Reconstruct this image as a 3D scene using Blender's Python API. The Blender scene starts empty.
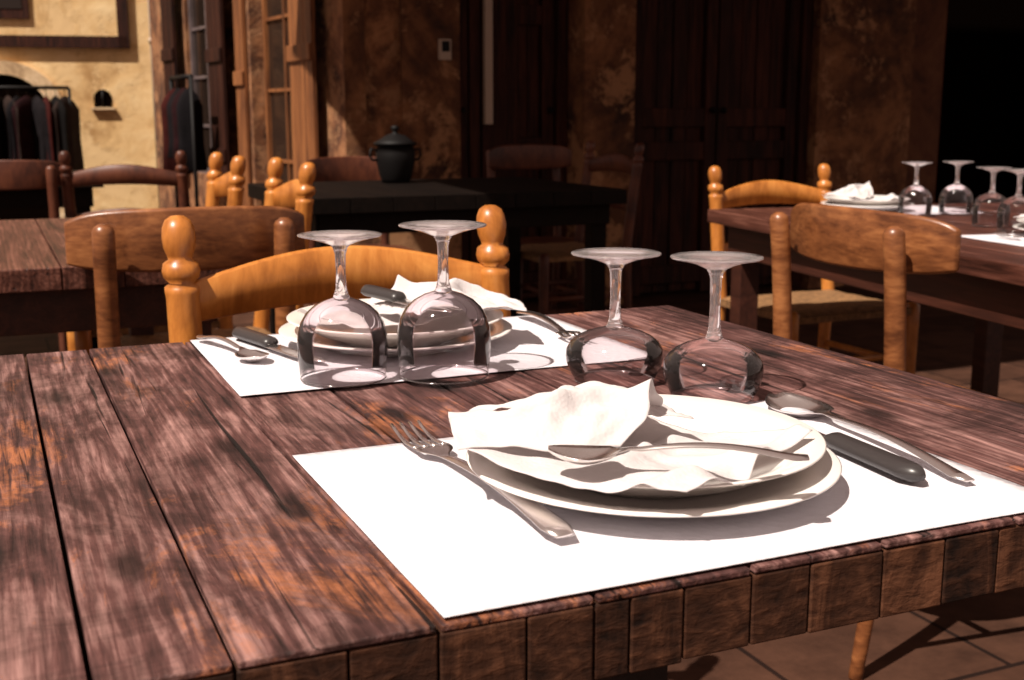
import bpy, math, random
from mathutils import Vector, Matrix, noise
random.seed(7)
sc=bpy.context.scene
sc.view_settings.view_transform='Standard'
pi=math.pi
TZ=0.75
# ------------------------------------------------------------ materials
def newmat(name):
    m=bpy.data.materials.new(name); m.use_nodes=True
    nt=m.node_tree; b=nt.nodes['Principled BSDF']
    return m,nt,b
def N(nt,t,**k):
    n=nt.nodes.new(t)
    for a,v in k.items(): setattr(n,a,v)
    return n
def ramp(nt,stops):
    r=N(nt,'ShaderNodeValToRGB'); e=r.color_ramp.elements
    while len(e)<len(stops): e.new(.5)
    for i,(p,c) in enumerate(stops):
        e[i].position=p; e[i].color=(c[0],c[1],c[2],1)
    return r
def noise_n(nt,vec,scale,detail=6,rough=.6,dist=0):
    n=N(nt,'ShaderNodeTexNoise'); n.inputs['Scale'].default_value=scale
    n.inputs['Detail'].default_value=detail; n.inputs['Roughness'].default_value=rough
    n.inputs['Distortion'].default_value=dist
    nt.links.new(vec,n.inputs['Vector']); return n
def mixc(nt,f,a,b,mode='MIX'):
    m=N(nt,'ShaderNodeMix',data_type='RGBA',blend_type=mode)
    for s,v in ((0,f),(6,a),(7,b)):
        if isinstance(v,(int,float)): m.inputs[s].default_value=v
        elif isinstance(v,tuple): m.inputs[s].default_value=(v[0],v[1],v[2],1)
        else: nt.links.new(v,m.inputs[s])
    return m.outputs[2]
def bump(nt,b,h,strength=.3,dist=.002):
    n=N(nt,'ShaderNodeBump'); n.inputs['Strength'].default_value=strength; n.inputs['Distance'].default_value=dist
    nt.links.new(h,n.inputs['Height']); nt.links.new(n.outputs[0],b.inputs['Normal'])
def math_n(nt,op,a,b):
    m=N(nt,'ShaderNodeMath',operation=op)
    for i,v in enumerate((a,b)):
        if isinstance(v,(int,float)): m.inputs[i].default_value=v
        else: nt.links.new(v,m.inputs[i])
    return m.outputs[0]
def wood(name,dark,mid,light,scale=(22,1.6,22),fine=(170,7,170),rough=.5,worn=None,bs=.5,spec=.4,coat=0,wf=.38,stops=(.36,.5,.66),cracks=0,bd=.004):
    m,nt,b=newmat(name); tc=N(nt,'ShaderNodeTexCoord'); g=N(nt,'ShaderNodeNewGeometry')
    mp=N(nt,'ShaderNodeMapping'); mp.inputs['Scale'].default_value=scale; nt.links.new(tc.outputs['Object'],mp.inputs['Vector'])
    off=math_n(nt,'MULTIPLY',g.outputs['Random Per Island'],37.0)
    add=N(nt,'ShaderNodeVectorMath',operation='ADD'); nt.links.new(mp.outputs[0],add.inputs[0]); nt.links.new(off,add.inputs[1])
    mp2=N(nt,'ShaderNodeMapping'); mp2.inputs['Scale'].default_value=fine; nt.links.new(tc.outputs['Object'],mp2.inputs['Vector'])
    add2=N(nt,'ShaderNodeVectorMath',operation='ADD'); nt.links.new(mp2.outputs[0],add2.inputs[0]); nt.links.new(off,add2.inputs[1])
    n1=noise_n(nt,add.outputs[0],1.0,7,.62,1.6); n2=noise_n(nt,add2.outputs[0],1.0,5,.6,.4)
    f=math_n(nt,'ADD',math_n(nt,'MULTIPLY',n1.outputs[0],1-wf),math_n(nt,'MULTIPLY',n2.outputs[0],wf))
    isl=math_n(nt,'MULTIPLY',math_n(nt,'SUBTRACT',g.outputs['Random Per Island'],.5),.07)
    f=math_n(nt,'ADD',f,isl)
    r=ramp(nt,[(stops[0],dark),(stops[1],mid),(stops[2],light)]); nt.links.new(f,r.inputs[0])
    col=r.outputs[0]
    if worn:
        mp3=N(nt,'ShaderNodeMapping'); mp3.inputs['Scale'].default_value=(8,3.4,8); nt.links.new(tc.outputs['Object'],mp3.inputs['Vector'])
        n3=noise_n(nt,mp3.outputs[0],1.0,10,.78,.7)
        rr=ramp(nt,[(.54,(0,0,0)),(.61,(1,1,1))]); nt.links.new(n3.outputs[0],rr.inputs[0])
        r2=ramp(nt,[(.40,(0,0,0)),(.55,(1,1,1))]); nt.links.new(n2.outputs[0],r2.inputs[0])
        ff=math_n(nt,'MULTIPLY',math_n(nt,'MULTIPLY',rr.outputs[0],r2.outputs[0]),.75)
        col=mixc(nt,ff,col,worn)
        n6=noise_n(nt,tc.outputs['Object'],7,10,.75,.8); r6=ramp(nt,[(.40,(.34,.30,.29)),(.54,(1.05,1.05,1.05))]); nt.links.new(n6.outputs[0],r6.inputs[0])
        col=mixc(nt,.85,col,r6.outputs[0],'MULTIPLY')
        mpk=N(nt,'ShaderNodeMapping'); mpk.inputs['Scale'].default_value=(11,4.2,1); nt.links.new(tc.outputs['Object'],mpk.inputs['Vector'])
        vk=N(nt,'ShaderNodeTexVoronoi',voronoi_dimensions='2D'); vk.inputs['Scale'].default_value=.8; nt.links.new(mpk.outputs[0],vk.inputs['Vector'])
        rk=ramp(nt,[(.045,(.12,.08,.07)),(.13,(1,1,1))]); nt.links.new(vk.outputs['Distance'],rk.inputs[0])
        col=mixc(nt,.9,col,rk.outputs[0],'MULTIPLY')
    if cracks:
        wv=N(nt,'ShaderNodeTexWave',wave_type='BANDS',bands_direction='X'); wv.inputs['Scale'].default_value=.8; wv.inputs['Distortion'].default_value=9
        wv.inputs['Detail'].default_value=3; wv.inputs['Detail Scale'].default_value=.45; wv.inputs['Detail Roughness'].default_value=.5
        mp4=N(nt,'ShaderNodeMapping'); mp4.inputs['Scale'].default_value=(38,1.5,38); nt.links.new(tc.outputs['Object'],mp4.inputs['Vector'])
        a4=N(nt,'ShaderNodeVectorMath',operation='ADD'); nt.links.new(mp4.outputs[0],a4.inputs[0]); nt.links.new(off,a4.inputs[1]); nt.links.new(a4.outputs[0],wv.inputs['Vector'])
        rw=ramp(nt,[(.05,(.5,.46,.45)),(.35,(1,1,1)),(1,(1.08,1.06,1.05))]); nt.links.new(wv.outputs[0],rw.inputs[0])
        col=mixc(nt,cracks,col,rw.outputs[0],'MULTIPLY')
        mp5=N(nt,'ShaderNodeMapping'); mp5.inputs['Scale'].default_value=(75,2.2,75); nt.links.new(tc.outputs['Object'],mp5.inputs['Vector'])
        a5=N(nt,'ShaderNodeVectorMath',operation='ADD'); nt.links.new(mp5.outputs[0],a5.inputs[0]); nt.links.new(off,a5.inputs[1])
        n5=noise_n(nt,a5.outputs[0],1.0,3,.5,1.0); r5=ramp(nt,[(.31,(.05,.04,.04)),(.365,(1,1,1))]); nt.links.new(n5.outputs[0],r5.inputs[0])
        col=mixc(nt,.95,col,r5.outputs[0],'MULTIPLY')
        f=math_n(nt,'ADD',f,math_n(nt,'MULTIPLY',wv.outputs[0],.12)); f=math_n(nt,'ADD',f,math_n(nt,'MULTIPLY',r5.outputs[0],.3))
    nt.links.new(col,b.inputs['Base Color'])
    b.inputs['Roughness'].default_value=rough; b.inputs['Specular IOR Level'].default_value=spec
    b.inputs['Coat Weight'].default_value=coat; b.inputs['Coat Roughness'].default_value=.25
    bump(nt,b,f,bs,bd); return m
def plain(name,col,rough=.5,metal=0,spec=.5,ns=0,namp=.2,bs=0):
    m,nt,b=newmat(name)
    b.inputs['Roughness'].default_value=rough; b.inputs['Metallic'].default_value=metal; b.inputs['Specular IOR Level'].default_value=spec
    b.inputs['Base Color'].default_value=(*col,1)
    if ns:
        tc=N(nt,'ShaderNodeTexCoord'); n=noise_n(nt,tc.outputs['Object'],ns,6,.6)
        r=ramp(nt,[(.3,tuple(c*(1-namp) for c in col)),(.7,tuple(min(1,c*(1+namp)) for c in col))])
        nt.links.new(n.outputs[0],r.inputs[0]); nt.links.new(r.outputs[0],b.inputs['Base Color'])
        if bs: bump(nt,b,n.outputs[0],bs,.004)
    return m
def stucco(name,a,b_,c,sc1=2.2,peel=None):
    m,nt,b=newmat(name); tc=N(nt,'ShaderNodeTexCoord')
    n1=noise_n(nt,tc.outputs['Object'],sc1,9,.68,.6); n2=noise_n(nt,tc.outputs['Object'],sc1*5,8,.65,.3)
    r=ramp(nt,[(.40,a),(.5,b_),(.60,c)])
    f=math_n(nt,'ADD',math_n(nt,'MULTIPLY',n1.outputs[0],.7),math_n(nt,'MULTIPLY',n2.outputs[0],.3)); nt.links.new(f,r.inputs[0])
    col=r.outputs[0]
    if peel:
        n3=noise_n(nt,tc.outputs['Object'],sc1*1.2+.6,11,.78,.25); r3=ramp(nt,[(.51,(0,0,0)),(.56,(1,1,1))]); nt.links.new(n3.outputs[0],r3.inputs[0])
        col=mixc(nt,r3.outputs[0],col,peel)
        f=math_n(nt,'ADD',f,math_n(nt,'MULTIPLY',r3.outputs[0],-.10))
    nt.links.new(col,b.inputs['Base Color']); b.inputs['Roughness'].default_value=.9
    bump(nt,b,f,.6,.03); return m

W_table=wood('weathered_table_wood',(.018,.007,.0065),(.095,.039,.035),(.34,.185,.165),scale=(16,3.4,16),fine=(200,11,200),worn=(.38,.13,.05),rough=.6,bs=.9,wf=.42,stops=(.36,.49,.64),cracks=.5,spec=.35,bd=.003)
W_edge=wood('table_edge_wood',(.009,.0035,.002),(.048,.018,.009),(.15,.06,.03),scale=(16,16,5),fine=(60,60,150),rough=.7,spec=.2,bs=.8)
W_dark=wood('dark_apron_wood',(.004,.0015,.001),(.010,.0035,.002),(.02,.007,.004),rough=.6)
W_orange=wood('honey_beech_wood',(.28,.088,.014),(.48,.17,.032),(.64,.27,.062),scale=(7,7,5),fine=(70,70,16),rough=.38,bs=.12,coat=.2)
W_brown=wood('varnished_brown_wood',(.09,.027,.009),(.21,.072,.024),(.38,.15,.052),scale=(6,6,14),fine=(30,30,120),rough=.38,bs=.15,coat=.25)
W_red=wood('reddish_chair_wood',(.035,.009,.005),(.09,.025,.012),(.14,.042,.018),scale=(5,5,5),fine=(60,60,20),rough=.45,bs=.1)
W_tab2=wood('reddish_table_wood',(.02,.006,.004),(.08,.026,.017),(.21,.085,.06),rough=.42,bs=.5,cracks=.5)
W_apr2=wood('red_brown_apron_wood',(.02,.005,.003),(.04,.011,.006),(.07,.02,.011),rough=.5,bs=.3)
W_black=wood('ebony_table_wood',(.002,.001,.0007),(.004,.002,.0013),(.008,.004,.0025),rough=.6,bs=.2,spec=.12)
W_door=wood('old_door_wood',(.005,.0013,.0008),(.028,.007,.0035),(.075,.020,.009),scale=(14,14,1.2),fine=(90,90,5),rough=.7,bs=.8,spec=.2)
W_door2=wood('orange_shutter_wood',(.07,.022,.008),(.20,.070,.022),(.36,.14,.045),scale=(14,14,1.2),fine=(90,90,5),rough=.6,bs=.5)
STRAW=plain('straw_seat',(.20,.10,.038),.8,ns=60,namp=.5,bs=.6)
PORC=plain('white_porcelain',(.80,.76,.73),.12,spec=.6)
STEEL=plain('brushed_steel',(.82,.77,.75),.25,metal=1,ns=30,namp=.1)
HAND=plain('dark_knife_handle',(.035,.03,.03),.35)
BLACKM=plain('blackened_metal',(.004,.003,.003),.6,spec=.2)
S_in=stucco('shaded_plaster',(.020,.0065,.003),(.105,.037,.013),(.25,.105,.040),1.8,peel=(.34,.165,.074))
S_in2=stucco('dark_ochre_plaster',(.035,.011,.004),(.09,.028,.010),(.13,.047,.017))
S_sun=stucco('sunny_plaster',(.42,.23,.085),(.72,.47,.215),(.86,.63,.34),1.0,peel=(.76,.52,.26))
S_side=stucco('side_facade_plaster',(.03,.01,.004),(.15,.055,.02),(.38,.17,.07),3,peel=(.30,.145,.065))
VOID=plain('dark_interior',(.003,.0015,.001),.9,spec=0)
PANE=plain('window_pane',(.02,.013,.01),.10,spec=.5)
PANEB=plain('dusty_blue_shutter',(.12,.09,.09),.5,ns=8,namp=.4)
CREAM=plain('cream_paint',(.42,.32,.24),.6)

def mk_paper(name,col,bsc,bst):
    m,nt,b=newmat(name); b.inputs['Base Color'].default_value=(*col,1); b.inputs['Roughness'].default_value=.85; b.inputs['Specular IOR Level'].default_value=.15
    tc=N(nt,'ShaderNodeTexCoord'); v=N(nt,'ShaderNodeTexVoronoi'); v.inputs['Scale'].default_value=bsc
    nt.links.new(tc.outputs['Object'],v.inputs['Vector']); bump(nt,b,v.outputs['Distance'],bst,.0010); return m
PAPER=mk_paper('embossed_paper',(.62,.60,.64),140,.8)
NAPK=mk_paper('napkin_tissue',(.70,.665,.67),330,.35)
nt=NAPK.node_tree; pb=nt.nodes['Principled BSDF']; tl=N(nt,'ShaderNodeBsdfTranslucent'); tl.inputs[0].default_value=(.85,.76,.74,1)
mx=N(nt,'ShaderNodeMixShader'); mx.inputs[0].default_value=.25; nt.links.new(pb.outputs[0],mx.inputs[1]); nt.links.new(tl.outputs[0],mx.inputs[2]); nt.links.new(mx.outputs[0],nt.nodes['Material Output'].inputs[0])

def thin_glass(name,c0,c1,sky_white=0,rough=.05):
    m=bpy.data.materials.new(name); m.use_nodes=True; nt=m.node_tree; nt.nodes.clear()
    out=N(nt,'ShaderNodeOutputMaterial'); lw=N(nt,'ShaderNodeLayerWeight'); lw.inputs[0].default_value=.30
    fr=N(nt,'ShaderNodeFresnel'); fr.inputs[0].default_value=1.5
    col=mixc(nt,lw.outputs['Facing'],c0,c1)
    tr=N(nt,'ShaderNodeBsdfTransparent'); nt.links.new(col,tr.inputs[0])
    base=tr.outputs[0]
    if sky_white:
        df=N(nt,'ShaderNodeBsdfDiffuse'); df.inputs[0].default_value=(.95,.88,.87,1); tl=N(nt,'ShaderNodeBsdfTranslucent'); tl.inputs[0].default_value=(.95,.88,.87,1)  # white scatter painted in for bright sky refracted by the glass
        ad=N(nt,'ShaderNodeMixShader'); nt.links.new(df.outputs[0],ad.inputs[1]); nt.links.new(tl.outputs[0],ad.inputs[2])
        sky_mix=N(nt,'ShaderNodeMixShader'); nt.links.new(math_n(nt,'MULTIPLY',lw.outputs['Facing'],sky_white),sky_mix.inputs[0]); nt.links.new(base,sky_mix.inputs[1]); nt.links.new(ad.outputs[0],sky_mix.inputs[2]); base=sky_mix.outputs[0]
    gl=N(nt,'ShaderNodeBsdfGlossy'); gl.inputs['Roughness'].default_value=rough; gl.inputs['Color'].default_value=(1,.97,.97,1)
    mx=N(nt,'ShaderNodeMixShader'); nt.links.new(fr.outputs[0],mx.inputs[0]); nt.links.new(base,mx.inputs[1]); nt.links.new(gl.outputs[0],mx.inputs[2])
    nt.links.new(mx.outputs[0],out.inputs[0]); return m
GBOWL=thin_glass('thin_bowl_glass',(.93,.885,.90),(.70,.63,.65),.09)
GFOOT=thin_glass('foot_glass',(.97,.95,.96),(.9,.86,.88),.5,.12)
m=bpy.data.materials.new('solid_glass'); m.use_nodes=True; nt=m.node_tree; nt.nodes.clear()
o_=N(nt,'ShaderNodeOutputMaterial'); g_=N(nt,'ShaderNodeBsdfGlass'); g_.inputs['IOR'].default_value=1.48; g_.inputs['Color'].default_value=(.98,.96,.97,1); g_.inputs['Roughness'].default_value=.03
df=N(nt,'ShaderNodeBsdfDiffuse'); df.inputs[0].default_value=(.9,.82,.82,1); mx=N(nt,'ShaderNodeMixShader'); mx.inputs[0].default_value=.12  # white diffuse stands in for bright light streaks in the stems
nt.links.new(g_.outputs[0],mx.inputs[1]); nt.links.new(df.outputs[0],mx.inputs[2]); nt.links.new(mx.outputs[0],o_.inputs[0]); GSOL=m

# floor
m,nt,b=newmat('stone_floor_tiles'); tc=N(nt,'ShaderNodeTexCoord')
br=N(nt,'ShaderNodeTexBrick'); br.inputs['Scale'].default_value=1.0; br.inputs['Brick Width'].default_value=.42; br.inputs['Row Height'].default_value=.30
br.inputs['Mortar Size'].default_value=.006; br.inputs['Color1'].default_value=(.052,.024,.015,1); br.inputs['Color2'].default_value=(.08,.039,.025,1); br.inputs['Mortar'].default_value=(.015,.007,.005,1)
nt.links.new(tc.outputs['Object'],br.inputs['Vector'])
n=noise_n(nt,tc.outputs['Object'],6,8,.7); r=ramp(nt,[(.3,(.4,.35,.33)),(.7,(1.2,1.1,1.05))]); nt.links.new(n.outputs[0],r.inputs[0])
c=mixc(nt,1.0,br.outputs[0],r.outputs[0],'MULTIPLY'); nt.links.new(c,b.inputs['Base Color']); b.inputs['Roughness'].default_value=.75
b.inputs['Specular IOR Level'].default_value=.15
bump(nt,b,n.outputs[0],.3,.01); FLOOR=m

# ------------------------------------------------------------ mesh builder
class B:
    def __init__(s): s.v=[];s.f=[];s.m=[];s.s=[];s.mats=[]
    def mi(s,mat):
        if mat not in s.mats: s.mats.append(mat)
        return s.mats.index(mat)
    def add(s,vs,fs,mat,smooth=True,T=None):
        o=len(s.v); k=s.mi(mat)
        s.v+= [tuple(T@Vector(v)) if T else tuple(v) for v in vs]
        for f in fs: s.f.append(tuple(i+o for i in f)); s.m.append(k); s.s.append(smooth)
    def box(s,x0,x1,y0,y1,z0,z1,mat,T=None):
        vs=[(x,y,z) for z in (z0,z1) for y in (y0,y1) for x in (x0,x1)]
        fs=[(0,2,3,1),(4,5,7,6),(0,1,5,4),(2,6,7,3),(0,4,6,2),(1,3,7,5)]
        s.add(vs,fs,mat,False,T)
    def lathe(s,prof,mat,T=None,seg=40,shear=None):
        vs=[];fs=[];n=len(prof)
        for r,z in prof:
            for i in range(seg):
                a=2*pi*i/seg; x=r*math.cos(a);y=r*math.sin(a)
                if shear: 
                    dx,dy=shear(z); x+=dx;y+=dy
                vs.append((x,y,z))
        for j in range(n-1):
            for i in range(seg):
                a=j*seg+i;b_=j*seg+(i+1)%seg; fs.append((a,b_,b_+seg,a+seg))
        s.add(vs,fs,mat,True,T)
    def tube(s,pts,rad,mat,seg=12,T=None,flat=1.0):
        pts=[Vector(p) for p in pts]; n=len(pts)
        if not isinstance(rad,(list,tuple)): rad=[rad]*n
        vs=[];fs=[]; up=None
        for i,p in enumerate(pts):
            t=(pts[min(i+1,n-1)]-pts[max(i-1,0)]).normalized()
            if up is None:
                up=Vector((0,0,1)) if abs(t.z)<.9 else Vector((0,1,0))
            a=t.cross(up).normalized(); up=a.cross(t).normalized()
            for k in range(seg):
                q=2*pi*k/seg; vs.append(tuple(p+a*math.cos(q)*rad[i]+up*math.sin(q)*rad[i]*flat))
        for i in range(n-1):
            for k in range(seg):
                a=i*seg+k;b_=i*seg+(k+1)%seg; fs.append((a,b_,b_+seg,a+seg))
        fs.append(tuple(range(seg))[::-1]); fs.append(tuple((n-1)*seg+k for k in range(seg)))
        s.add(vs,fs,mat,True,T)
    def slat(s,half,y_fn,zb,zt,th,mat,n=24,T=None):
        vs=[];fs=[]
        for i in range(n+1):
            t=i/n; x=-half+2*half*t; y=y_fn(t); b0=zb(t); t0=zt(t); 
            for k,(yy,zz) in enumerate(((y-th/2,b0+.003),(y-th/2,t0-.004),(y,t0),(y+th/2,t0-.004),(y+th/2,b0+.003),(y,b0))): vs.append((x,yy,zz))
        for i in range(n):
            for k in range(6):
                a=i*6+k;b_=i*6+(k+1)%6; fs.append((a,b_,b_+6,a+6))
        fs.append((5,4,3,2,1,0)); fs.append(tuple(n*6+k for k in range(6)))
        s.add(vs,fs,mat,True,T)
    def ribbon(s,st,mat,x0=0,T=None,nx=8):
        vs=[];fs=[];m_=2*(nx+1)
        for q in st:
            y,w,z,dip,th=q[:5]; xc=q[5] if len(q)>5 else 0
            for k in range(nx+1):
                u=-1+2*k/nx; vs.append((x0+xc+w*u,y,z-dip*(1-u*u)+th*.5*(1-.8*abs(u)**3)))
            for k in range(nx,-1,-1):
                u=-1+2*k/nx; vs.append((x0+xc+w*u,y,z-dip*(1-u*u)-th*.5*(1-.8*abs(u)**3)))
        for i in range(len(st)-1):
            for k in range(m_):
                a=i*m_+k;b_=i*m_+(k+1)%m_; fs.append((a,b_,b_+m_,a+m_))
        fs.append(tuple(range(m_))[::-1]); fs.append(tuple((len(st)-1)*m_+k for k in range(m_)))
        s.add(vs,fs,mat,True,T)
    def grid(s,fn,nu,nv,mat,T=None):
        vs=[fn(i/nu,j/nv) for j in range(nv+1) for i in range(nu+1)]
        fs=[(j*(nu+1)+i,j*(nu+1)+i+1,(j+1)*(nu+1)+i+1,(j+1)*(nu+1)+i) for j in range(nv) for i in range(nu)]
        s.add(vs,fs,mat,True,T)
    def obj(s,name,loc=(0,0,0),rz=0,bevel=0,solid=0,rot=None):
        me=bpy.data.meshes.new(name); me.from_pydata(s.v,[],s.f)
        for mt in s.mats: me.materials.append(mt)
        me.polygons.foreach_set('material_index',s.m); me.polygons.foreach_set('use_smooth',s.s); me.update()
        import bmesh
        bm=bmesh.new(); bm.from_mesh(me); bmesh.ops.recalc_face_normals(bm,faces=bm.faces); bm.to_mesh(me); bm.free()
        o=bpy.data.objects.new(name,me); sc.collection.objects.link(o); o.location=loc; o.rotation_euler=rot or (0,0,rz)
        if solid:
            md=o.modifiers.new('s','SOLIDIFY'); md.thickness=solid; md.offset=0
        if bevel:
            md=o.modifiers.new('b','BEVEL'); md.width=bevel; md.segments=2; md.limit_method='ANGLE'; md.angle_limit=math.radians(50)
        return o
Tr=Matrix.Translation
def Rz(a): return Matrix.Rotation(a,4,'Z')

# ------------------------------------------------------------ ground
b=B(); b.box(-14,16,-6,24,-.1,0,FLOOR); b.obj('floor')

# ------------------------------------------------------------ main table
X0,X1,Y0,Y1=-.72,.837,.555,1.383
b=B()
xs=[-.72,-.63,-.53,-.44,-.35,-.25,-.16,-.07,.0285,.0937,.1985,.29,.393,.49,.60,.70,.77,.849]
for i in range(len(xs)-1):
    dz=random.uniform(-.0008,.0004); a_,c_=xs[i]+.0014,xs[i+1]-.0014
    vs=[(x,y,z) for x in (a_,c_) for (y,z) in ((Y0-.0145,TZ+dz-.0045),(Y0-.0145,TZ+dz),(Y1,TZ+dz),(Y1,TZ-.03),(Y0+.001,TZ-.03),(Y0+.001,TZ+dz-.0045))]
    fs=[(0,1,2,3,4,5),(11,10,9,8,7,6)]+[(k,(k+1)%6,(k+1)%6+6,k+6) for k in range(6)]
    b.add(vs,fs,W_table,False)
e=[-.72,-.66,-.6,-.545,-.48,-.42,-.36,-.3,-.25,-.19,-.13,-.07,-.01,.04,.0937,.15,.1985,.2485,.289,.312,.347,.3933,.435,.49,.54,.585,.65,.71,.77,.849]
for i in range(len(e)-1):
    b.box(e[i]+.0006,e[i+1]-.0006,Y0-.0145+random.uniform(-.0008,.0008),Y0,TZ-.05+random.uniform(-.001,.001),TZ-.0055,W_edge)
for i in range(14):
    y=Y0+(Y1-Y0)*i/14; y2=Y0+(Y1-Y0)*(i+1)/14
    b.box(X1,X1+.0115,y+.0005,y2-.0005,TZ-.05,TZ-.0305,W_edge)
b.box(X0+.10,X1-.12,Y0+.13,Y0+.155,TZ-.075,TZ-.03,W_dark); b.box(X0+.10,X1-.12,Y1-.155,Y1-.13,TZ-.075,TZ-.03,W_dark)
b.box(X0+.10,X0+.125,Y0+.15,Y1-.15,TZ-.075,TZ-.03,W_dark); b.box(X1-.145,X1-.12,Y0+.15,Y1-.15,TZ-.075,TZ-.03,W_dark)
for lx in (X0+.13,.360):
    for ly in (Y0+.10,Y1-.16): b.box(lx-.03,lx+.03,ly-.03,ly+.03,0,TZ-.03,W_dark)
b.obj('dining_table',bevel=.0012)

# ------------------------------------------------------------ placemats
def placemat(x0,x1,y0,y1,name='paper_placemat',rz=0,T=TZ):
    b=B(); w=(x1-x0)/2; d=(y1-y0)/2
    def fn(u,v):
        x=-w+2*w*u;y=-d+2*d*v
        edge=max(abs(2*u-1)**14,0)
        return (x,y,.0016+.0006*noise.noise(Vector((x*9,y*9,3)))+.0012*edge*abs(noise.noise(Vector((x*7,y*5,1)))))
    b.grid(fn,40,30,PAPER)
    return b.obj(name,((x0+x1)/2,(y0+y1)/2,T),rz,solid=.0005)
placemat(.2015,.651,.5445,.869,rz=.004)
placemat(.204,.652,1.078,1.376,rz=-.006)

# ------------------------------------------------------------ plates
def plate_prof(R,dep,foot):
    return [(0,.003),(foot-.006,.003),(foot-.004,0),(foot,0),(foot+.003,.003),(R*.74,dep*.36),(R*.8,dep*.56),(R-.002,dep-.0026),(R,dep-.0016),(R+.0003,dep-.0008),(R-.001,dep),(R*.8,dep*.60+.0025),(R*.73,dep*.40+.0025),(foot,.0055),(foot*.6,.005),(0,.005)]
def plates(loc,name='stacked_dinner_plates',R=.131):
    b=B(); b.lathe(plate_prof(R,.019,R*.6),PORC,seg=96)
    b.lathe(plate_prof(R*.93,.027,R*.5),PORC,T=Tr((.001,.004,.0058)),seg=96)
    return b.obj(name,loc)
plates((.420,.704,TZ+.0026))
plates((.416,1.262,TZ+.0026))

# ------------------------------------------------------------ napkin (local to plate centre)
def napkin(loc,rz=0,name='paper_napkin',s=1.0):
    b=B()
    A=Vector((-.140,.004,.040));Bc=Vector((-.050,-.124,.036));C=Vector((.102,-.046,.041));D=Vector((.028,.056,.038))
    def base(u,v):
        p=A*(1-u)*(1-v)+Bc*u*(1-v)+C*u*v+D*(1-u)*v
        p=p+Vector((-.008,-.009,0))*math.sin(pi*u)*(1-v)+Vector((.004,-.006,0))*math.sin(pi*2*v)*u
        r=math.hypot(p.x,p.y); z=p.z-.010*max(0,1-(r/.10)**2)
        z+=.006*noise.noise(Vector((p.x*24,p.y*18,.3)))+.0018*noise.noise(Vector((p.x*60,p.y*60,2)))
        z+=.006*math.exp(-((v-.45-.15*u)/.055)**2)*math.sin(pi*u)+.006*math.exp(-((u-.55+.2*v)/.06)**2)*math.sin(pi*v)+.004*math.exp(-((u-.82-.1*v)/.05)**2)
        z+=.005*math.sin(v*11+1)*u**4
        return (p.x*s,p.y*s,z)
    b.grid(base,70,70,NAPK)
    A2=Vector((-.118,.092,.044));B2=Vector((-.146,.002,.043));C2=Vector((-.045,-.040,.043));D2=Vector((.006,.022,.047))
    def fold(u,v):
        p=B2*(1-u)*(1-v)+C2*u*(1-v)+D2*u*v+A2*(1-u)*v
        pk=math.sin(pi*min(1,v))**.9
        cr=.006*noise.noise(Vector((u*4,v*3,5)))+.0028*noise.noise(Vector((u*10,v*7,8)))
        ridge=.008*math.exp(-((v-.35-.25*u)/.06)**2)*math.sin(pi*min(1,u*1.1))+.008*math.exp(-((v-.72+.15*u)/.07)**2)*u+.005*math.exp(-((u-.35-.3*v)/.07)**2)
        z=p.z+(.003+.021*u**1.0)*pk + cr*(.3+pk)+ridge*(.3+pk)
        x=p.x+.016*pk*u+.006*math.sin(v*9)*u; y=p.y+.006*math.sin(u*8+v*3)
        return (x*s,y*s,z)
    b.grid(fold,70,56,NAPK)
    A3=Vector((-.105,.085,.046));B3=Vector((-.045,.008,.062));C3=Vector((.030,-.006,.047));D3=Vector((.014,.060,.054))
    def flap(u,v):
        p=A3*(1-u)*(1-v)+B3*u*(1-v)+C3*u*v+D3*(1-u)*v
        z=p.z+.014*math.sin(pi*u)*math.sin(pi*v)+.005*noise.noise(Vector((u*4,v*4,11)))+.002*noise.noise(Vector((u*10,v*10,11)))+.004*math.exp(-((u-.6)/.06)**2)*math.sin(pi*v)
        return (p.x*s,p.y*s,z)
    b.grid(flap,36,36,NAPK)
    return b.obj(name,loc,rz,solid=.0006)
napkin((.417,.697,TZ))
napkin((.416,1.262,TZ),rz=pi*1.02)

# ------------------------------------------------------------ cutlery (local: tip at +y)
def spoon(name,loc,rz,L=.22,tilt=0,roll=0):
    b=B(); st=[]; bl=.31*L; bw=.105*L
    for i in range(15):
        t=i/14; y=L-bl*t; w=bw*math.sin(pi*min(1,max(.02,(t*.93+.03))))**.62*(1-.25*(t-.4) if t>.4 else 1)
        if t>.85: w=max(w*.6,.0035)
        st.append((y,max(w,.0015),.008-.003*math.sin(pi*t),.26*w*2*.75*(1-t**4),.0016))
    for i in range(1,15):
        t=i/14; y=(L-bl)*(1-t); w=.0030+.0048*t**1.6
        if i==14: w*=.55
        st.append((y,w,.0062+.009*math.sin(pi*min(1,t*1.1+.0))*.6-.003*t,-.0006,.0028))
    b.ribbon(st,STEEL,nx=10); return b.obj(name,loc,rot=(tilt,roll,rz))
def fork(name,loc,rz,L=.27):
    b=B(); st=[]
    for i in range(7):
        t=i/6; st.append((L*(.80-.10*t),[.0145,.0148,.0145,.013,.010,.0065,.0045][i],.006-.001*t,.001,.0018))
    for i in range(1,15):
        t=i/14; w=.0042+.0065*t**1.3
        if i==14: w*=.6
        st.append((L*.70*(1-t),w,.005+.008*math.sin(pi*t)**1.0*.7,-.0008,.0030))
    b.ribbon(st,STEEL,nx=8)
    for k in range(4):
        x=-.0115+.00767*k; tn=[]
        for i in range(9):
            t=i/8; tn.append((L*(.795+.205*t),.0027*(1-.5*t),.006-.004*math.sin(pi*t)+.005*t,0,.0018))
        b.ribbon(tn[::-1],STEEL,x0=x,nx=4)
    return b.obj(name,loc,rz)
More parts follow.
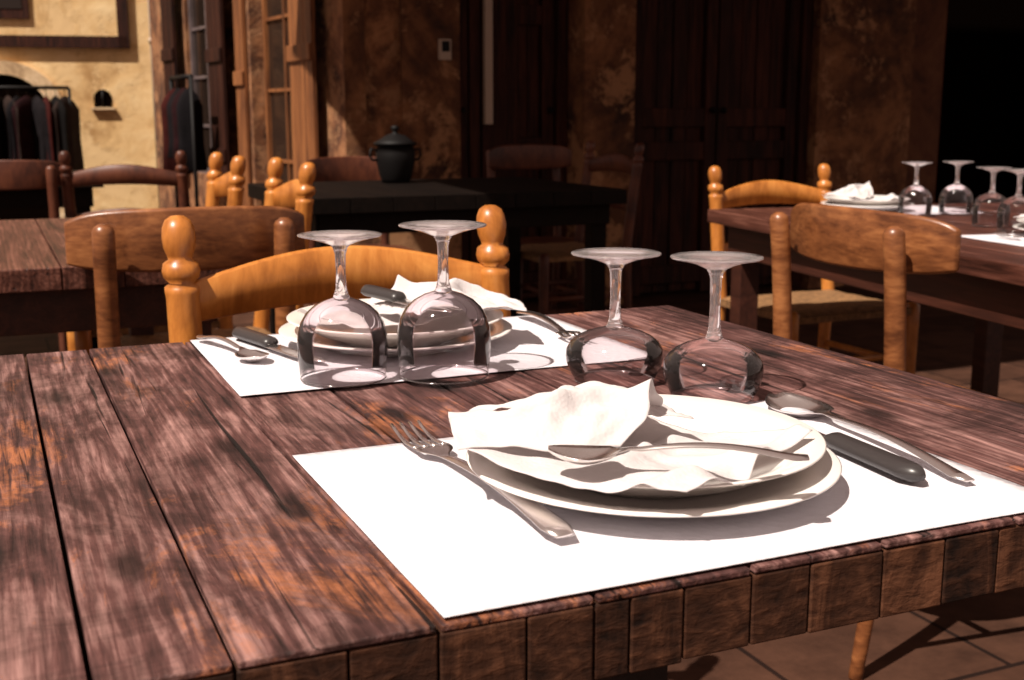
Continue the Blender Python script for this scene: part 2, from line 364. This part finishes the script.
def knife(name,loc,rz,L=.24):
    b=B(); st=[]
    for i in range(14):
        t=i/13; y=L*(1-.55*t); w=.0098*min(1,(t*3.2)**.6+.08)
        st.append((y,w,.004,0,.0018,-.0098*.5*(1-min(1,t*3))))
    b.ribbon(st,STEEL,nx=4)
    st=[]
    for i in range(16):
        t=i/15; y=L*.46*(1-t); w=.0095+.0022*t
        if t<.05: w=.007
        if t>.93: w=.008 if t<.99 else .003
        st.append((y,w,.0072,0,.0125 if .05<t<.99 else .006))
    b.ribbon(st,HAND,nx=8)
    return b.obj(name,loc,rz)
ZM=TZ+.0034
fork('dinner_fork',(.306,.610,ZM),math.radians(2.0),.272)
knife('table_knife',(.583,.610,ZM),math.radians(-3),.235)
spoon('soup_spoon',(.616,.599,ZM),math.radians(-5.5),.26)
v=Vector((.316-.452,.634-.567)); a=math.atan2(v.y,v.x)-pi/2
spoon('dessert_spoon',(.452,.570,TZ+.0475),a,.160,tilt=0)
spoon('soup_spoon',(.214,1.366,ZM+.001),math.radians(193),.165)
knife('table_knife',(.256,1.366,ZM),math.radians(194),.2)
fork('dinner_fork',(.618,1.366,ZM),math.radians(176),.2)
knife('table_knife',(.388,1.288,TZ+.055),pi+.22,.17)

# ------------------------------------------------------------ glasses
def glass(name,loc,kind,sc_=(1,1,1)):
    b=B()
    if kind==0:
        bowl=[(.0385,0),(.041,.005),(.0445,.0115),(.0472,.0185),(.0480,.0255),(.0470,.0325),(.0430,.039),(.0365,.044),(.028,.048),(.018,.051),(.009,.0535)]; zs=.0535; zf=.1145; H=.1265; rf=.0435
    else:
        bowl=[(.0435,0),(.0448,.010),(.0460,.022),(.0465,.033),(.0455,.044),(.0425,.055),(.037,.064),(.029,.071),(.019,.076),(.009,.079)]; zs=.079; zf=.129; H=.1405; rf=.0425
    b.lathe(bowl,GBOWL,seg=72)
    r0=bowl[0][0]
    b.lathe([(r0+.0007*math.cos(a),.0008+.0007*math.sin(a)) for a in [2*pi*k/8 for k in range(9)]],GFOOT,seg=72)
    stem=[(0,zs-.003),(.005,zs-.0025),(.009,zs),(.0075,zs+.003),(.0058,zs+.009),(.0050,(zs+zf)/2),(.0056,zf-.008),(.0075,zf-.002),(.0105,zf+.0012),(0,zf+.0022)]
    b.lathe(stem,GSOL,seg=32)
    foot=[(.0105,zf+.001),(.02,H-.0072),(.032,H-.004),(rf-.001,H-.0022),(rf,H-.0012),(rf-.001,H-.0002),(rf*.8,H-.0006),(rf*.4,H-.0018),(.006,H-.0035),(0,H-.004)]
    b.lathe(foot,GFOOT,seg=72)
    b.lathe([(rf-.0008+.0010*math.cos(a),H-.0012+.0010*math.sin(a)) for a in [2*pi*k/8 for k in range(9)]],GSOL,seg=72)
    o=b.obj(name,loc); o.scale=sc_; return o
glass('wine_glass',(.555,1.004,TZ+.0005),0)
glass('wine_glass',(.603,.903,TZ+.0005),0,(.96,.96,1.04))
glass('water_glass',(.310,1.108,ZM),1,(.95,.95,1.01))
glass('water_glass',(.405,1.080,ZM),1,(1.0,1.0,1.07))

# ------------------------------------------------------------ chairs
def ladder_chair(name,loc,rz,wood_=None,H=.885,w=.42):
    W=wood_ or W_orange; b=B(); hw=w/2
    sh=lambda z:(0,max(0,z-.45)*.13+max(0,.45-z)*.06)
    k=H-.885
    prof=[(0,0),(.014,0),(.018,.2),(.0205,.45),(.0205,.70+k),(.0205,.785+k),(.0215,.790+k),(.0215,.797+k),(.015,.802+k),(.0220,.809+k),(.0235,.817+k),(.0215,.826+k),(.0145,.831+k),(.0160,.836+k),(.0195,.845+k),(.0208,.858+k),(.0195,.870+k),(.0155,.879+k),(.008,.884+k),(0,.885+k)]
    for sx in (-1,1):
        b.lathe(prof,W,T=Tr((sx*hw,0,0)),seg=24,shear=sh)
        b.lathe([(0,0),(.014,0),(.019,.2),(.021,.40),(.021,.455),(.012,.465),(0,.466)],W,T=Tr((sx*(hw+.01),-.37,0)),seg=20)
        for z in (.15,.28): b.tube([(sx*hw,.01,z),(sx*(hw+.008),-.37,z)],.010,W)
    for z in (.18,.31): b.tube([(-hw-.01,-.37,z),(hw+.01,-.37,z)],.010,W)
    b.tube([(-hw,.01,.2),(hw,.01,.2)],.010,W)
    for (z0,z1,rise) in ((.750+k,.802+k,.034),(.60+k,.645+k,.028)):
        zm=(z0+z1)/2; y0=sh(zm)[1]
        b.slat(hw-.004,lambda t:y0+.030*math.sin(pi*t),lambda t:z0+.012*math.sin(pi*t),lambda t:z1+rise*math.sin(pi*t)**1.1,.013,W)
    def top(u,v):
        x=(-hw-.012)+(w+.024)*u; y=-.385+.39*v
        d=min(u,1-u,v,1-v); z=.462-.012*math.exp(-d*14)-.004*min(d*4,1)+.0012*math.sin((x if abs(2*u-1)<abs(2*v-1) else y)*900)
        return (x,y,z)
    b.grid(top,30,30,STRAW)
    b.box(-hw-.012,hw+.012,-.385,.005,.43,.449,STRAW)
    return b.obj(name,loc,rz)
def bistro_chair(name,loc,rz,W,H=.845,hp=.23,w=.32):
    b=B(); hw=w/2
    def yo(z): return .028*((z-.45)/.4)**2 if z>.45 else .05*((.45-z)/.45)**1.5
    for sx in (-1,1):
        pts=[];rad=[]
        for i in range(17):
            z=(H-.035)*i/16; pts.append((sx*hw,yo(z)+.012,z)); rad.append(.0125+.006*min(1,z/.45))
        pts+= [(sx*hw,yo(H-.035)+.012,H-.028),(sx*hw,yo(H-.035)+.012,H-.022)]; rad+=[.0155,.007]
        b.tube(pts,rad,W,seg=16)
        b.tube([(sx*(hw+.045),-.37,0),(sx*(hw+.035),-.345,.2),(sx*(hw+.025),-.33,.44)],[.012,.015,.018],W,seg=14)
        b.tube([(sx*hw,.01,.22),(sx*(hw+.035),-.345,.22)],.009,W)
    b.tube([(-hw-.02,-.17,.22),(hw+.02,-.17,.22)],.009,W)
    yb=yo(H-.06)
    b.slat(hp,lambda t:yb-.012-.055*(2*t-1)**2,lambda t:H-.105-.006*math.sin(pi*t)+.008*(2*t-1)**6,lambda t:H-.008*(2*t-1)**2-.016*(2*t-1)**8,.014,W,n=32)
    vs=[];n=40
    for zz in (.437,.455):
        for i in range(n):
            a=2*pi*i/n; c=math.cos(a);s_=math.sin(a)
            ww=.205-.03*(s_>0)*s_
            vs.append((math.copysign(abs(c)**.6,c)*ww,-.175+math.copysign(abs(s_)**.6,s_)*.20,zz))
    fs=[(i,(i+1)%n,(i+1)%n+n,i+n) for i in range(n)]+[tuple(range(n))[::-1],tuple(range(n,2*n))]
    b.add(vs,fs,W,False)
    return b.obj(name,loc,rz,bevel=.003)
ladder_chair('ladderback_chair',(.427,1.455,0),0)
bistro_chair('bentwood_chair',(.325,2.085,0),pi,W_brown,H=.852,hp=.205,w=.30)
bistro_chair('bentwood_chair',(1.440,1.735,0),pi/2,W_brown,H=.842,hp=.225)
ladder_chair('ladderback_chair',(2.245,3.03,0),0,H=.85,w=.41)
ladder_chair('ladderback_chair',(.645,2.93,0),-pi/2,H=.895,w=.33)
ladder_chair('ladderback_chair',(.58,3.42,0),-pi/2,H=.895,w=.33)
ladder_chair('ladderback_chair',(2.36,4.4,0),-pi/2,W_red,H=.89,w=.42)
bistro_chair('bentwood_chair',(2.22,4.85,0),0,W_red,H=.87,hp=.2)
bistro_chair('bentwood_chair',(1.40,4.85,0),0,W_red,H=.83,hp=.2)
ladder_chair('ladderback_chair',(.50,4.70,0),pi*.9,W_red,H=.87,w=.42)
bistro_chair('bentwood_chair',(.08,4.75,0),pi*.95,W_red,H=.84,hp=.2)

# ------------------------------------------------------------ other tables
def table(name,cx,cy,w,d,mat,apr,rz=0,n=6,edge=.04):
    b=B()
    for i in range(n):
        x0=-w/2+w*i/n; b.box(x0+.001,x0+w/n-.001,-d/2,d/2,TZ-edge,TZ,mat)
    b.box(-w/2+.05,w/2-.05,-d/2+.04,-d/2+.065,TZ-.12,TZ-edge,apr); b.box(-w/2+.05,w/2-.05,d/2-.065,d/2-.04,TZ-.12,TZ-edge,apr)
    b.box(-w/2+.04,-w/2+.065,-d/2+.05,d/2-.05,TZ-.12,TZ-edge,apr); b.box(w/2-.065,w/2-.04,-d/2+.05,d/2-.05,TZ-.12,TZ-edge,apr)
    for sx in(-1,1):
        for sy in (-1,1):
            cx_=sx*(w/2-.08);cy_=sy*(d/2-.08)
            b.box(cx_-.028,cx_+.028,cy_-.028,cy_+.028,0,TZ-edge,apr)
    return b.obj(name,(cx,cy,0),rz,bevel=.002)
table('dining_table',-.40,2.66,1.64,1.02,W_tab2,W_apr2,n=16)
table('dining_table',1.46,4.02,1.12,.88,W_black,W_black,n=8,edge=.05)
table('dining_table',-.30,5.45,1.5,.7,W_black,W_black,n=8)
RA=math.radians(-8); rt=table('dining_table',2.170,1.966,.95,1.45,W_tab2,W_apr2,rz=RA,n=9,edge=.035)
placemat(2.02,2.42,2.36,2.63,rz=RA); placemat(1.86,2.28,1.60,1.90,rz=RA)
plates((2.16,2.53,TZ+.0026),R=.12); plates((2.09,1.80,TZ+.0026),R=.12)
napkin((2.16,2.53,TZ),rz=.5,s=.9); napkin((2.09,1.80,TZ),rz=.3,s=.9)
for (x,y) in ((2.155,2.345),(2.29,2.345),(2.12,2.06),(2.09,1.955)): glass('wine_glass',(x,y,TZ+.003),1,(.9,.9,.95))
knife('table_knife',(1.95,2.45,ZM),2.8,.2); fork('dinner_fork',(2.36,2.44,ZM),3.0,.2)
fork('dinner_fork',(1.91,1.66,ZM),-.14,.2); knife('table_knife',(2.27,1.64,ZM),-.14,.2)

b=B(); b.lathe([(0,0),(.05,0),(.055,.012),(.062,.03),(.072,.08),(.074,.11),(.066,.135),(.08,.14),(.082,.147),(.06,.158),(.035,.175),(.012,.182),(.009,.19),(.016,.198),(.014,.208),(0,.212)],BLACKM,seg=40)
for s_ in(-1,1): b.tube([(s_*.07,0,.12),(s_*.095,0,.125),(s_*.10,0,.10),(s_*.09,0,.085),(s_*.07,0,.085)],.005,BLACKM)
b.obj('lidded_pot',(1.42,4.28,TZ))

# ------------------------------------------------------------ facade facing the terrace (Y=5.6)
FY=5.6
b=B()
HT=3.4
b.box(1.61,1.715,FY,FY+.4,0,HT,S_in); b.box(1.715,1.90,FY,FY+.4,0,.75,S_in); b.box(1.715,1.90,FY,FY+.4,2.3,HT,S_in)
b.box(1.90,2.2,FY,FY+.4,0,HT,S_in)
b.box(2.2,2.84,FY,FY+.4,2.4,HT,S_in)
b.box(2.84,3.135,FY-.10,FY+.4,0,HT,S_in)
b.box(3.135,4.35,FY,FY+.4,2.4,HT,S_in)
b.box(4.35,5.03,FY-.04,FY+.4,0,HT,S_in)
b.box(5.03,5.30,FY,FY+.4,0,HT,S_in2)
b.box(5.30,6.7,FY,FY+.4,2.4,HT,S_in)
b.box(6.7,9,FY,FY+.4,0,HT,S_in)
b.obj('wall_back')
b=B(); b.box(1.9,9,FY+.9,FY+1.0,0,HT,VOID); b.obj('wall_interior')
def door(name,x0,x1,y,z1,mat,leaves=2,rails=(.12,.83,1.5,2.2)):
    b=B(); fw=.06
    b.box(x0,x0+fw,y-.04,y+.08,0,z1,mat); b.box(x1-fw,x1,y-.04,y+.08,0,z1,mat); b.box(x0,x1,y-.04,y+.08,z1-fw,z1,mat)
    lw=(x1-x0-2*fw)/leaves
    for i in range(leaves):
        a=x0+fw+lw*i; c=a+lw
        b.box(a+.006,a+.075,y-.01,y+.05,.01,z1-fw,mat); b.box(c-.075,c-.006,y-.01,y+.05,.01,z1-fw,mat)
        for r in rails: b.box(a+.075,c-.075,y-.006,y+.046,r-.05,r+.05,mat)
        n=max(2,int((lw-.14)/.09)); pw=(lw-.15)/n
        for k in range(n): b.box(a+.075+pw*k+.003,a+.075+pw*(k+1)-.003,y+.022+.004*(k%2),y+.04,.02,z1-fw,mat)
        b.lathe([(0,0),(.012,.0),(.018,.02),(.012,.035),(0,.04)],BLACKM,T=Tr((c-.035 if i==0 else a+.035,y-.01,1.02))@Matrix.Rotation(pi/2,4,'X'),seg=14)
    return b.obj(name,bevel=.004)
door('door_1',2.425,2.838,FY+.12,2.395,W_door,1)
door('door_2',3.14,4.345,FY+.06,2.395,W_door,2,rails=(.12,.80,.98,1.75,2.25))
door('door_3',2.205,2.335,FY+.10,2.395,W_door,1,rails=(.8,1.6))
b=B(); b.box(2.345,2.385,FY+.02,FY+.05,.95,2.0,CREAM); b.box(2.34,2.42,FY+.05,FY+.2,0,2.39,W_door); b.obj('menu_board')
b=B(); b.box(2.085,2.145,FY-.03,FY,1.26,1.36,CREAM); b.box(2.095,2.135,FY-.034,FY-.03,1.30,1.35,BLACKM); b.obj('intercom_box',bevel=.004)
def window(name,T,w,h,fr,pane,nx=2,nz=4,d=.05):
    b=B(); f=.035
    b.box(0,f,-d/2,d/2,0,h,fr,T); b.box(w-f,w,-d/2,d/2,0,h,fr,T); b.box(0,w,-d/2,d/2,0,f,fr,T); b.box(0,w,-d/2,d/2,h-f,h,fr,T)
    for i in range(1,nx): b.box(w*i/nx-.01,w*i/nx+.01,-d/2+.008,d/2-.008,f,h-f,fr,T)
    for i in range(1,nz): b.box(f,w-f,-d/2+.008,d/2-.008,h*i/nz-.009,h*i/nz+.009,fr,T)
    b.box(f,w-f,-.003,.003,f,h-f,pane,T)
    return b.obj(name)
window('window_1',Tr((1.716,FY+.06,.75)),.183,1.55,W_door2,PANE,2,6)
b=B(); AW=plain('shade_awning_canvas',(.25,.06,.03),.9,ns=20,namp=.2)  # out-of-view canopy, added and sized to shade the facade and rear floor
AX=.35
b.grid(lambda u,v:(AX+(8.3-AX)*u,2.9+2.66*v,2.55+.55*v-.03*math.sin(pi*v)),40,10,AW)
b.grid(lambda u,v:(AX+(8.3-AX)*u,2.9,2.55-.2*v-.03*abs(math.sin(u*pi*26))*(v>.9)),208,2,AW)
for x in (1.8,5,8): b.tube([(x,5.57,2.9),(x,4.2,2.75),(x,2.95,2.53)],.02,BLACKM)
b.obj('unseen_shade_awning',solid=.004)

# ------------------------------------------------------------ side facade receding
ang=math.atan2(4.0,-.36); TS=Tr((1.61,5.6,0))@Rz(ang)
b=B()
def sw(x0,x1,z0,z1,mat=S_side,t=0): b.box(x0,x1,-.35,t,z0,z1,mat,TS)
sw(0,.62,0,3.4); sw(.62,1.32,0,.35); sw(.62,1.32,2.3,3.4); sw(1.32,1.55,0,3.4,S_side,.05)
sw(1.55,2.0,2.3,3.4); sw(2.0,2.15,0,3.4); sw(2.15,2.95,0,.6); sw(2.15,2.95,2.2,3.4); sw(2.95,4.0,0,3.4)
b.obj('wall_side')
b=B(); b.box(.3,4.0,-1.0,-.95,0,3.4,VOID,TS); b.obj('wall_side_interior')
window('window_2',TS@Tr((.625,-.05,.35)),.69,1.95,W_door2,PANE,2,5)
window('window_3',TS@Tr((2.155,-.05,.6)),.79,1.6,PANEB,PANE,2,5)
b=B()
for (x0,x1,z0,z1,mt) in ((.22,.56,.3,2.3,W_door2),(1.36,1.53,.1,2.3,W_door2),(1.8,2.12,.5,2.2,W_door),(2.98,3.3,.6,2.2,W_door)):
    n=3
    for k in range(n): b.box(x0+(x1-x0)*k/n+.003,x0+(x1-x0)*(k+1)/n-.003,.055,.08,z0,z1,mt,TS)
    for z in (z0+.25,(z0+z1)/2,z1-.25): b.box(x0,x1,.08,.095,z-.04,z+.04,mt,TS)
b.obj('window_shutters',bevel=.003)
b=B(); b.box(1.57,1.98,-.12,-.07,0,2.3,W_door,TS)
for z in (.3,1.0,1.7): b.box(1.6,1.95,-.07,-.055,z,z+.5,W_door,TS)
b.obj('door_4',bevel=.004)

# ------------------------------------------------------------ far sunny wall
fa=math.atan2(-.75,3.4); TF=Tr((-2.2,11.95,0))@Rz(fa)
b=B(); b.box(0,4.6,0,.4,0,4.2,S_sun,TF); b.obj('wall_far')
def lx(X): return (X+2.2)/math.cos(fa)
b=B()
b.box(lx(-.8),lx(1.27),-.05,0,1.56,1.66,W_door,TF); b.box(lx(1.19),lx(1.28),-.05,0,1.56,2.8,W_door,TF); b.box(lx(-.8),lx(1.27),-.04,0,2.4,2.5,W_door,TF)
b.obj('timber_beams')
b=B(); b.box(lx(-.35),lx(.48),-.03,0,1.80,2.9,W_door,TF); b.box(lx(-.3),lx(.43),-.035,-.01,1.88,2.85,PANE,TF); b.box(lx(.05),lx(.09),-.045,-.01,1.88,2.85,W_door,TF); b.obj('window_4')
S_stone=stucco('pale_stone',(.40,.26,.14),(.6,.42,.24),(.75,.56,.36),5)
b=B(); ax=lx(.22); R=.52
vs=[];fs=[];n=24
for i in range(n+1):
    a=pi*i/n
    for (rr,yy) in ((R,-.06),(R-.13,-.06),(R-.13,0.0),(R,0.0)): vs.append((ax+rr*math.cos(a),yy,.98+rr*.9*math.sin(a)))
for i in range(n):
    for k in range(4):
        p=i*4+k;q=i*4+(k+1)%4; fs.append((p,q,q+4,p+4))
b.add(vs,fs,S_stone,False,TF)
b.box(ax-R,ax-R+.13,-.06,0,0,.98,S_stone,TF); b.box(ax+R-.13,ax+R,-.06,0,0,.98,S_stone,TF)
vs=[(ax+(R-.13)*math.cos(pi*i/n),-.01,.98+(R-.13)*.9*math.sin(pi*i/n)) for i in range(n+1)]+[(ax-R+.13,-.01,0),(ax+R-.13,-.01,0)]
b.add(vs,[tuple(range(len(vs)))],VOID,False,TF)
b.obj('door_5')
b=B(); nx_=lx(1.03)
vs=[(nx_+.075*math.cos(pi*i/n),-.008,1.13+.075*math.sin(pi*i/n)) for i in range(n+1)]+[(nx_-.075,-.008,1.05),(nx_+.075,-.008,1.05)]
b.add(vs,[tuple(range(len(vs)))],VOID,False,TF)
b.box(nx_-.10,nx_+.10,-.04,0,1.03,1.052,S_stone,TF); b.tube([tuple(TF@Vector((nx_,-.015,1.05))),tuple(TF@Vector((nx_,-.015,1.20)))],.01,BLACKM); b.obj('window_5')
b=B(); b.tube([(1.46,11.0,0),(1.46,11.0,3.8)],.035,CREAM,seg=16)
for z in (.4,1.6,2.8): b.tube([(1.46,11.0,z),(1.46,11.0,z+.04)],.045,CREAM,seg=16)
b.obj('drainpipe')

# ------------------------------------------------------------ clothes racks
CL=[plain('garment_%d'%i,c,.9,ns=14,namp=.4,spec=.1) for i,c in enumerate([(.005,.004,.005),(.016,.004,.005),(.008,.006,.007),(.035,.006,.005),(.004,.003,.003),(.02,.012,.01)])]
def rack(name,loc,rz,L,n,H=1.3,yw0=.22,ln0=.75,ft=.2):
    b=B()
    for sx in(-1,1):
        b.tube([(sx*L/2,0,.05),(sx*L/2,0,H)],.012,BLACKM); b.tube([(sx*L/2,-ft,.03),(sx*L/2,ft,.03)],.012,BLACKM)
        for sy in(-1,1): b.lathe([(0,0),(.02,.0),(.025,.015),(.02,.03),(0,.03)],BLACKM,T=Tr((sx*L/2,sy*(ft-.01),0)),seg=12)
    b.tube([(-L/2,0,H),(L/2,0,H)],.014,BLACKM)
    for i in range(n):
        x=-L/2+L*(i+.5)/n; ln=ln0*random.uniform(.85,1.15); mt=CL[i%len(CL)]; yw=yw0*random.uniform(.9,1.1); ph=random.random()*6; tw=random.uniform(-.5,.5)
        prof=[(0,0),(.2,-.01),(.62,-.05),(.95,-.11),(.92,-.2),(.86,-.35),(.92,-.55),(1.0,-ln),(.9,-ln-.005),(0,-ln+.02)]
        if ln<.56: prof=[(0,0),(.2,-.01),(.62,-.05),(.95,-.11),(.92,-.2),(.88,-.33),(1.0,-ln),(.9,-ln-.005),(0,-ln+.02)]
        vs=[];fs=[];sg=28
        for r,z in prof:
            for k in range(sg):
                a=2*pi*k/sg; wv=1+.14*math.sin(a*6+ph)*min(1,-z*2)
                xx=.05*r*math.cos(a)*wv; yy=yw*r*math.sin(a)*wv
                vs.append((x+xx*math.cos(tw)-yy*math.sin(tw),xx*math.sin(tw)+yy*math.cos(tw),H-.06+z))
        for j in range(len(prof)-1):
            for k in range(sg):
                a=j*sg+k;c=j*sg+(k+1)%sg; fs.append((a,c,c+sg,a+sg))
        b.add(vs,fs,mt,True)
        b.tube([(x,0,H-.07),(x,0,H-.02),(x,.012,H+.012),(x,0,H+.022),(x,-.012,H+.012)],.003,BLACKM,seg=6)
    return b.obj(name,loc,rz)
rack('clothes_rack',(.27,10.35,0),-.15,.85,12,1.20)
rack('clothes_rack',(1.17,7.7,0),1.66,.5,4,1.22,.09,.48,ft=.1)

# ------------------------------------------------------------ light / world / camera
d=Vector((.50,.22,-.80)).normalized()
l=bpy.data.lights.new('sun','SUN'); l.energy=7.2; l.angle=math.radians(.53); l.color=(1,.90,.79)
lo=bpy.data.objects.new('sun',l); sc.collection.objects.link(lo); lo.rotation_euler=d.to_track_quat('-Z','Y').to_euler(); lo.location=(-3,-1,5)
w=bpy.data.worlds.new('world'); sc.world=w; w.use_nodes=True
bg=w.node_tree.nodes['Background']; bg.inputs[0].default_value=(1.0,.72,.62,1); bg.inputs[1].default_value=.40
cd=bpy.data.cameras.new('camera'); cam=bpy.data.objects.new('camera',cd); sc.collection.objects.link(cam); sc.camera=cam
cam.location=(0,0,1.01); cam.rotation_euler=(math.radians(90-10.87),0,math.radians(-23.9))
cd.sensor_width=36; cd.lens=41.73; cd.clip_start=.02
cd.dof.use_dof=True; cd.dof.focus_distance=.95; cd.dof.aperture_fstop=13
